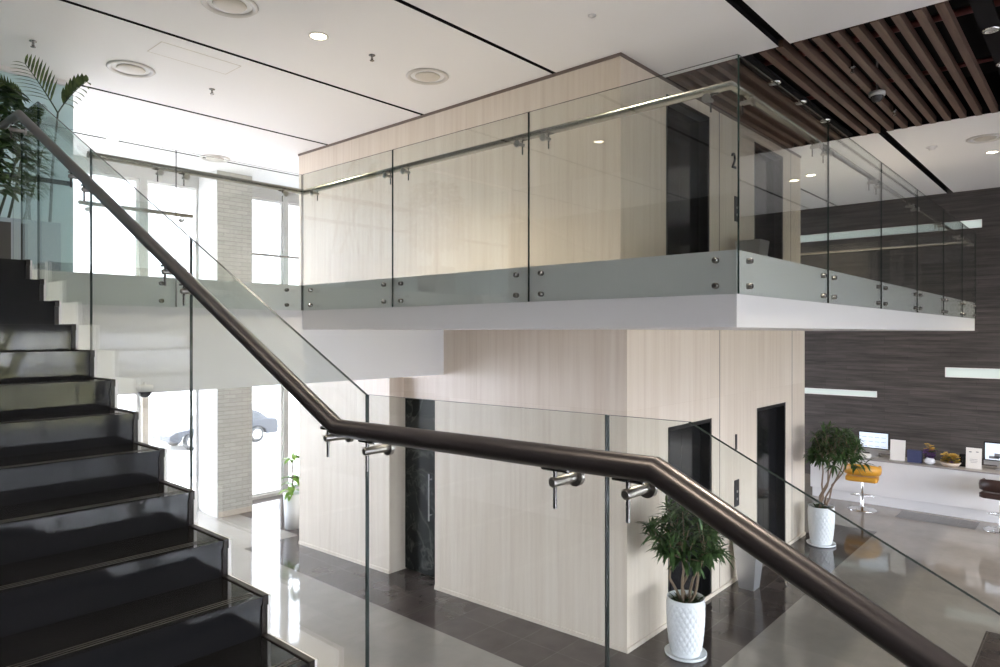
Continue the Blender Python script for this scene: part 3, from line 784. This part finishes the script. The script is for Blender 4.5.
# palms in slate-blue planter
random.seed(21)
bx,by=1.85,8.45
o=thing('planter_with_palms','tall slender palms in slate blue planter by the teal partition','potted plant',(bx,by,F2))
q=MB(); q.box(1.30,8.22,F2,2.30,8.62,F2+.64); q.box(1.33,8.25,F2+.64,2.27,8.59,F2+.641,1); q.build('planter',[M['planter'],M['soil']],o,bevel=.004)
sq=MB(); lq=MB()
def frond(base,d,L,bend,n=13,ll=.26,w=.024,side=None):
    p=Vector(base); d=Vector(d).normalized(); pts=[p.copy()]
    for i in range(9):
        d=(d+Vector((0,0,-bend/9))).normalized(); p=p+d*(L/9); pts.append(p.copy())
    sq.tube(pts,[.008*(1-.07*i) for i in range(10)],6,caps=False)
    side=(d.cross(Vector((0,0,1))) if side is None else Vector(side)).normalized()
    for i in range(n):
        u=.25+.75*i/(n-1); f=u*9; k=min(8,int(f)); c=pts[k].lerp(pts[k+1],f-k); tg=(pts[k+1]-pts[k]).normalized()
        for s in (-1,1):
            leaf_strip(lq,c,tg*.75+side*s*.8+Vector((0,0,.2)),ll*math.sin(PI*(.18+.74*u))**.6,w,droop=.5,seg=3)
stems=[(1.50,8.35,.0,-.02,1.25),(1.62,8.45,.03,0,1.5),(1.75,8.40,-.05,.02,1.35),(1.88,8.45,.10,-.03,1.6),(2.0,8.40,.12,-.05,1.55),(2.05,8.5,.02,.02,1.4),(1.45,8.5,-.05,0,1.3),(1.8,8.52,.16,-.04,1.7)]
for k,(sx,sy,lx,ly2,h) in enumerate(stems):
    b0=Vector((sx,sy,F2+.6)); b1=b0+Vector((lx*1.4,ly2,h-.75))
    sq.tube([b0,b0.lerp(b1,.5)+Vector((.01,0,0)),b1],[.014,.012,.006],7)
    for j in range(3):
        a=random.uniform(0,6.28); leaf_strip(lq,b0.lerp(b1,.8+.1*j),(math.cos(a),math.sin(a),.8),.25,.03,droop=1.1)
def at(px_,py_,d):
    t_=math.radians(41.64); a=(px_-500)/683
    return Vector((d*(math.cos(t_)+a*math.sin(t_)),d*(math.sin(t_)-a*math.cos(t_)),EYE+(332.7-py_)/683*d))
crown=at(58,113,7.15); root=at(50,224,7.4)
sq.tube([root,root.lerp(crown,.5)+Vector((-.01,.01,0)),crown],[.016,.013,.009],8)
for (tip,nn,ll,ww,bd) in (((26,67),10,.26,.026,.25),((84,80),7,.17,.05,.45),((98,92),0,0,0,.7)):
    if nn==0: continue
    e=at(*tip,6.9); dv=e-crown; frond(crown,dv+Vector((0,0,.10)),dv.length*1.05,bd,nn,ll,ww,dv.cross(Vector((.747,.664,0))))
crown2=at(24,112,6.9); sq.tube([at(30,224,7.3),at(27,170,7.1),crown2],[.015,.012,.008],8)
for tip in ((-4,86),(8,98),(38,118)):
    e=at(*tip,6.8); dv=e-crown2; frond(crown2,dv+Vector((0,0,.08)),dv.length*1.1,.5,10,.2,.03,dv.cross(Vector((.747,.664,0))))
sq.build('stem',M['stem'],o); lq.build('foliage',M['leafp'],o)

# ------------------------------------------------------------------ reception desk and what stands on it
CX=14.93; CT=.90
o=thing('reception_counter','long white reception counter in front of the dark stone wall','counter',(CX,1.0,0))
q=MB(); q.box(CX,-3.2,.20,CX+.72,4.62,CT-.025); q.build('body',M['counter'],o,bevel=.006)
q=MB(); q.box(CX+.07,-3.18,0,CX+.70,4.60,.20); q.build('plinth',M['counter'],o)
q=MB(); q.box(CX-.01,-3.22,CT-.025,CX+.74,4.64,CT); q.build('top',M['ctop'],o,bevel=.004)
def monitor(x,y,label,photo):
    o=thing('computer_monitor',label,'monitor',(x,y,CT)); w,h=.56,.42; z0=CT+.075
    q=MB(); q.box(x-.012,y-w/2,z0+.08,x+.02,y+w/2,z0+h); q.build('bezel',M['bezel'],o,bevel=.004)
    q=MB(); q.box(x-.012,y-w/2,z0,x+.02,y+w/2,z0+.079); q.build('chin',M['alu'],o)
    q=MB(); zA,zB=z0+.098,z0+h-.02; q.box(x-.0145,y-w/2+.02,zA,x-.0125,y+w/2-.02,zB)
    if photo:
        q.box(x-.0155,y-.12,zA+.04,x-.0146,y+.12,zA+.12,1); q.box(x-.0155,y-.24,zA+.12,x-.0146,y-.04,zB-.02,2); q.box(x-.0155,y+.05,zA+.02,x-.0146,y+.2,zA+.07,1)
    else:
        for k in range(4):
            for j in range(3): q.box(x-.0155,y-.22+.115*k,zA+.03+.09*j,x-.0146,y-.22+.115*k+.08,zA+.036+.09*j,1)
    q.build('screen',[M['screen'],M['ink'],M['red']],o)
    q=MB(); q.box(x+.02,y-.08,CT+.004,x+.05,y+.08,z0+.12); q.box(x-.10,y-.10,CT,x+.09,y+.10,CT+.008); q.build('stand',M['alu'],o)
monitor(15.35,3.53,'silver desktop monitor with lit pale screen behind yellow stool',False)
monitor(15.35,1.42,'silver desktop monitor with lit colourful screen at right edge',True)
def stand_sign(x,y,w,h,label,m,marks=False,lean=.05):
    o=thing('desk_sign',label,'sign',(x,y,CT))
    q=MB(); q.prism([(x,y-w/2,CT+.01),(x,y+w/2,CT+.01),(x+lean,y+w/2,CT+h),(x+lean,y-w/2,CT+h)],(.008,0,0)); 
    if marks:
        for u,v,ww,hh in ((-.22,.78,.16,.05),(.22,.80,.16,.04),(0,.45,.5,.012),(0,.38,.5,.012),(0,.31,.4,.012)):
            xx=x+lean*v-.003; q.box(xx-.001,y-(u+ww/2)*w,CT+v*h,xx+.003,y-(u-ww/2)*w,CT+(v+hh)*h,1)
    q.build('card',[M[m],M['ink']],o)
    q=MB(); q.box(x-.03,y-w/2-.01,CT,x+.09,y+w/2+.01,CT+.012); q.build('base',M['alu'],o)
stand_sign(15.12,3.06,.26,.40,'blank cream notice card standing on counter right of the monitor','paper')
stand_sign(15.12,1.83,.24,.38,'white printed notice card standing on counter left of right monitor','paper',True)
q=MB(); q.box(15.10,2.65,CT,15.22,2.89,CT+.235); q.box(15.095,2.65,CT+.17,15.225,2.89,CT+.176); tag(q.build('box',M['blue'],loc=(15.16,2.77,CT),bevel=.004),'dark blue box on counter between cream card and purple flowers','box')
q=MB(); q.box(15.26,1.965,CT,15.36,2.065,CT+.23); q.box(15.25,1.97,CT+.02,15.26,2.06,CT+.21,1); tag(q.build('card_holder',[M['bezel'],M['lift']],loc=(15.17,2.0,CT),bevel=.004),'black card holder on counter between flower basket and white notice','holder')
random.seed(4)
def blossoms(mb,cx,cy,z0,z1,sy,sx,n,m):
    for k in range(n):
        c=Vector((cx+random.uniform(-sx,sx),cy+random.uniform(-sy,sy),random.uniform(z0,z1))); r=random.uniform(.018,.03)
        for j in range(5):
            a=j*2*PI/5+random.random(); leaf_strip(mb,c,(math.cos(a)*.8-.3,math.sin(a)*.8,.4),r*1.7,r*1.2,droop=.4,seg=2,m=m)
o=thing('flower_vase','small vase of purple and yellow flowers on the counter','flowers',(15.14,2.52,CT))
q=MB(); q.lathe([(0,0),(.06,0),(.09,.04),(.08,.10),(.05,.13),(.045,.13),(.04,.1),(0,.1)],(15.14,2.52,CT),24); q.build('vase',M['pot'],o)
q=MB(); blossoms(q,15.14,2.52,CT+.12,CT+.28,.09,.06,60,0); blossoms(q,15.14,2.52,CT+.24,CT+.38,.08,.05,26,1); blossoms(q,15.13,2.5,CT+.10,CT+.3,.1,.05,14,2); q.build('blossoms',[M['flowerp'],M['flowery'],M['leaf']],o)
o=thing('flower_basket','low wicker basket of yellow flowers on the counter','flowers',(15.14,2.19,CT))
q=MB(); q.lathe([(0,0),(.12,0),(.17,.08),(.16,.08),(.1,.02),(0,.02)],(15.14,2.19,CT),24); q.build('basket',M['wicker'],o)
q=MB(); blossoms(q,15.14,2.19,CT+.06,CT+.24,.13,.08,110,0); blossoms(q,15.14,2.19,CT+.05,CT+.18,.13,.08,26,1); blossoms(q,15.13,2.20,CT+.06,CT+.17,.14,.07,8,2); q.build('blossoms',[M['flowery'],M['leaf'],M['flowerp']],o)
o=thing('desk_phone','small white desk phone on counter in front of left monitor','phone',(15.08,3.60,CT))
q=MB(); q.prism([(15.02,3.53,CT),(15.16,3.53,CT),(15.16,3.53,CT+.07),(15.02,3.53,CT+.025)],(0,.18,0)); q.build('base',M['paper'],o,bevel=.004)
q=MB(); q.tube([(15.05,3.70,CT+.06),(15.09,3.70,CT+.075),(15.13,3.70,CT+.08)],[.018,.014,.018],8); q.build('handset',M['paper'],o)

# ------------------------------------------------------------------ bar stools
def stool(x,y,rz,label,m):
    o=thing('bar_stool',label,'stool',(0,0,0),'swivel bar stools')
    q=MB(); q.lathe([(.21,0),(.21,.008),(.18,.018),(.06,.035),(.035,.06),(.0,.06)],(0,0,0),36); q.build('base',M['chrome'],o)
    q=MB(); q.lathe([(.024,.05),(.024,.32),(.017,.325),(.017,.56)],(0,0,0),20); q.build('column',M['chrome'],o)
    q=MB(); pts=[(.19*math.cos(a),.19*math.sin(a),.25) for a in [(-1.1+2.2*k/14) for k in range(15)]]
    q.tube([(0,0,.25)]+[pts[0]],.009,8); q.tube([(0,0,.25),pts[-1]],.009,8); q.tube(pts,.011,10); q.build('footrest',M['chrome'],o)
    q=MB(); q.tube([(0,0,.53),(.10,-.12,.52),(.13,-.17,.50)],[.006,.006,.012],8); q.build('lever',M[m] if False else M['bezel'],o)
    # seat cushion: rounded slab
    def slab(z0,z1,hx_,hy_,r,ex=.03):
        b=MB(); ring=[]
        for cx,cy,a0 in ((hx_-r,hy_-r,0),(-hx_+r,hy_-r,PI/2),(-hx_+r,-hy_+r,PI),(hx_-r,-hy_+r,1.5*PI)):
            for k in range(7): a=a0+PI/2*k/6; ring.append((cx+r*math.cos(a),cy+r*math.sin(a)))
        n=len(ring); lv=[(.86,z0),(1,z0+ex),(1,z1-ex),(.86,z1)]
        vs=[(px_*s_,py_*s_,z) for s_,z in lv for px_,py_ in ring]; fs=[]
        for i in range(3):
            for j in range(n): j2=(j+1)%n; fs.append((i*n+j,i*n+j2,(i+1)*n+j2,(i+1)*n+j))
        b.add(vs,fs,0,True); b.add([(px_*.86,py_*.86,z1) for px_,py_ in ring],[tuple(range(n))],0,True); b.add([(px_*.86,py_*.86,z0) for px_,py_ in ring],[tuple(range(n))[::-1]],0,True); return b
    slab(.56,.66,.20,.23,.05,.018).build('seat',M[m],o)
    # wrap-around back: thick band around rear and both sides
    b=MB(); N=26; th=.05
    path=[]
    for k in range(N+1):
        a=PI*.5+PI*k/N; path.append((.02+.20*math.cos(a)*1.05,.235*math.sin(a)))
    path=[(.17,.235)]+path+[(.17,-.235)]
    vs=[];fs=[]
    for i,(px_,py_) in enumerate(path):
        n=Vector((px_-.02,py_*.9)).normalized() if 0<i<len(path)-1 else Vector((0,1 if py_>0 else -1))
        back=max(0,-px_)/.2; ht=.84+.06*min(1,back); z0=.69
        for (dn_,z) in ((0,z0+.01),(th,z0),(th+.008,(z0+ht)/2),(th*.9,ht-.012),(th*.5,ht),(0.006,ht-.012),(-.008,(z0+ht)/2)):
            vs.append((px_+n.x*(dn_-.025),py_+n.y*(dn_-.025),z))
    for i in range(len(path)-1):
        for j in range(7): j2=(j+1)%7; fs.append((i*7+j,i*7+j2,(i+1)*7+j2,(i+1)*7+j))
    b.add(vs,fs,0,True); b.add(vs[:7],[tuple(range(7))],0); b.add(vs[-7:],[tuple(range(7))[::-1]],0); b.build('backrest',M[m],o)
    o.location=(x,y,0); o.rotation_euler.z=rz; o.scale=(1.12,1.2,1)
    return o
stool(14.45,3.52,.15,'mustard yellow bar stool on chrome column in front of counter','yellow')
stool(14.45,1.36,-.1,'dark brown bar stool on chrome column at right edge','brown')

# ------------------------------------------------------------------ outdoors
q=MB(); q.box(-60,13.2,-.35,80,17.5,-.12); q.box(-60,17.5,-1.4,80,90,-1.1); q.build('ground_street',M['conc'],kind='structure')
q=MB(); q.box(-60,-17,-.35,80,-11.5,-.14); q.build('ground_road',M['asph'],kind='structure'); q=MB(); q.box(-60,-11.5,-.35,80,-9.3,-.12); q.build('ground_pavement',M['asph'],kind='structure')
q=MB(); q.prism([(3,-34,-.6),(3,-22,-.6),(3,-22,-.14),(3,-31,3.8),(3,-34,3.9)],(15,0,0)); q.build('ground_lawn',M['lawn'],kind='structure'); q=MB(); q.box(-60,-60,-.6,80,-17,-.145); q.build('ground_path',M['asph'],kind='structure')
q=MB(); q.box(-40,-9.3,-.35,-6.3,13.2,-.12); q.build('ground_side',M['conc'],kind='structure')
def car(x0,y,z,L):
    o=thing('parked_car','slate coloured parked car seen through the far windows, behind brick column','car',(x0+L/2,y,z))
    prof=[(0,.36),(.02,.62),(.25,.74),(1.15,.84),(1.75,1.24),(2.3,1.42),(3.3,1.40),(4.0,1.05),(4.4,.98),(4.5,.62),(4.46,.34)]
    k=L/4.5; hw=.86
    q=MB(); sec=[]
    for f,(yy,inset) in enumerate(((-hw,.0),(hw,.0))): pass
    body=[(0,.36),(.02,.62),(.25,.74),(1.15,.86),(4.0,.95),(4.42,.92),(4.5,.62),(4.46,.30),(3.95,.30),(3.88,.50),(3.7,.62),(3.5,.66),(3.3,.62),(3.12,.5),(3.05,.30),(1.3,.30),(1.23,.5),(1.05,.62),(.85,.66),(.65,.62),(.47,.5),(.4,.30)]
    q.prism([(x0+a*k,y-hw,z+h) for a,h in body],(0,2*hw,0)); q.build('body',M['carpaint'],o,bevel=.05)
    cab=[(1.1,.86),(1.8,1.28),(2.3,1.42),(3.25,1.41),(3.75,1.2),(4.05,.95)]
    q=MB(); n=len(cab)
    lo=[(x0+a*k,y-hw+.06+(h-.86)*.3,z+h) for a,h in cab]; hi=[(x0+a*k,y+hw-.06-(h-.86)*.3,z+h) for a,h in cab]
    q.add(lo+hi,[tuple(range(n)),tuple(range(2*n-1,n-1,-1))]+[(i,i+n,i+1+n,i+1) for i in range(n-1)],0); q.build('cabin',M['carpaint'],o)
    q=MB()
    for poly in ([(1.45,.9),(1.9,1.24),(2.4,1.35),(2.5,1.35),(2.5,.92)],[(2.6,.92),(2.6,1.35),(3.2,1.34),(3.6,1.16),(3.8,.97)]):
        for s in (-1,1): q.add([(x0+a*k,y+s*(hw-.05-(h-.86)*.3),z+h) for a,h in poly],[tuple(range(len(poly)))])
    q.build('window',M['carglass'],o)
    for a in (.85,3.5):
        for s in (-1,1):
            w_=MB(); w_.lathe([(0,-.1),(.2,-.1),(.31,-.09),(.33,-.05),(.33,.05),(.31,.09),(.2,.1),(0,.1)],(x0+a*k,y+s*(hw-.08),z+.33),28,axis='y'); w=w_.build('wheel',M['tyre'],o)
            h_=MB(); h_.lathe([(.2,-.108),(.19,-.112),(.06,-.105),(0,-.112)] if s<0 else [(0,.112),(.06,.105),(.19,.112),(.2,.108)],(x0+a*k,y+s*(hw-.08),z+.33),20,axis='y'); h_.build('hubcap',M['alu'],w)
car(10.85,27.0,-1.1,4.5)
random.seed(2)
q=MB()
for k in range(160):
    a=random.uniform(0,2*PI); leaf_strip(q,(5.75+random.uniform(-.7,.7),14.0+random.uniform(-.15,.15),-.12),(math.cos(a)*.5,math.sin(a)*.5,1),random.uniform(.15,.4),.02,droop=.8)
g_=q.build('grass_clump',M['leafy'],loc=(5.75,14.0,-.12)); tag(g_,'clump of bright green grass outside the far left window','grass'); g_['kind']='stuff'

# ------------------------------------------------------------------ light
def lamp(name,typ,loc,energy,col,**k):
    l=bpy.data.lights.new(name,typ); l.energy=energy; l.color=col
    for a,v in k.items(): setattr(l,a,v)
    o=bpy.data.objects.new(name,l); C.objects.link(o); o.location=loc; return o
for i,(x,y,z,p) in enumerate(LIGHTS):
    lamp('downlight_beam','SPOT',(x,y,z),p*(17 if x>10 else 20 if 3<x<5 else 9),(1,.88,.70),spot_size=2.3,spot_blend=.8,shadow_soft_size=.06)
def portal(name,loc,rot,sx,sy):
    o=lamp(name,'AREA',loc,0,(1,1,1),shape='RECTANGLE',size=sx,size_y=sy); o.rotation_euler=rot; o.data.cycles.is_portal=True
portal('daylight_portal',(5.75,13.2,1.7),(-PI/2,0,0),19,3.4); portal('daylight_portal',(5.75,13.2,5.1),(-PI/2,0,0),19,2.3)
portal('daylight_portal',(5.6,-9.25,1.78),(PI/2,0,0),22.2,3.4)
w=bpy.data.worlds.new('World'); bpy.context.scene.world=w; w.use_nodes=True
bg=w.node_tree.nodes['Background']; bg.inputs['Color'].default_value=(.92,.965,1.11,1); bg.inputs['Strength'].default_value=19.0

# ------------------------------------------------------------------ camera
cd=bpy.data.cameras.new('camera'); cam=bpy.data.objects.new('camera',cd); C.objects.link(cam)
cd.sensor_width=36; cd.lens=683*36/1000; cd.clip_start=.02; cd.clip_end=500
cam.location=(0,0,EYE); cam.rotation_euler=(math.radians(90-.07),0,math.radians(41.64-90))
sc=bpy.context.scene; sc.camera=cam
sc.view_settings.view_transform='Standard'; sc.view_settings.look='None'; sc.view_settings.exposure=0.32; sc.view_settings.gamma=1
sc.cycles.max_bounces=14; sc.cycles.diffuse_bounces=6; sc.cycles.glossy_bounces=6; sc.cycles.transparent_max_bounces=40; sc.cycles.sample_clamp_indirect=8
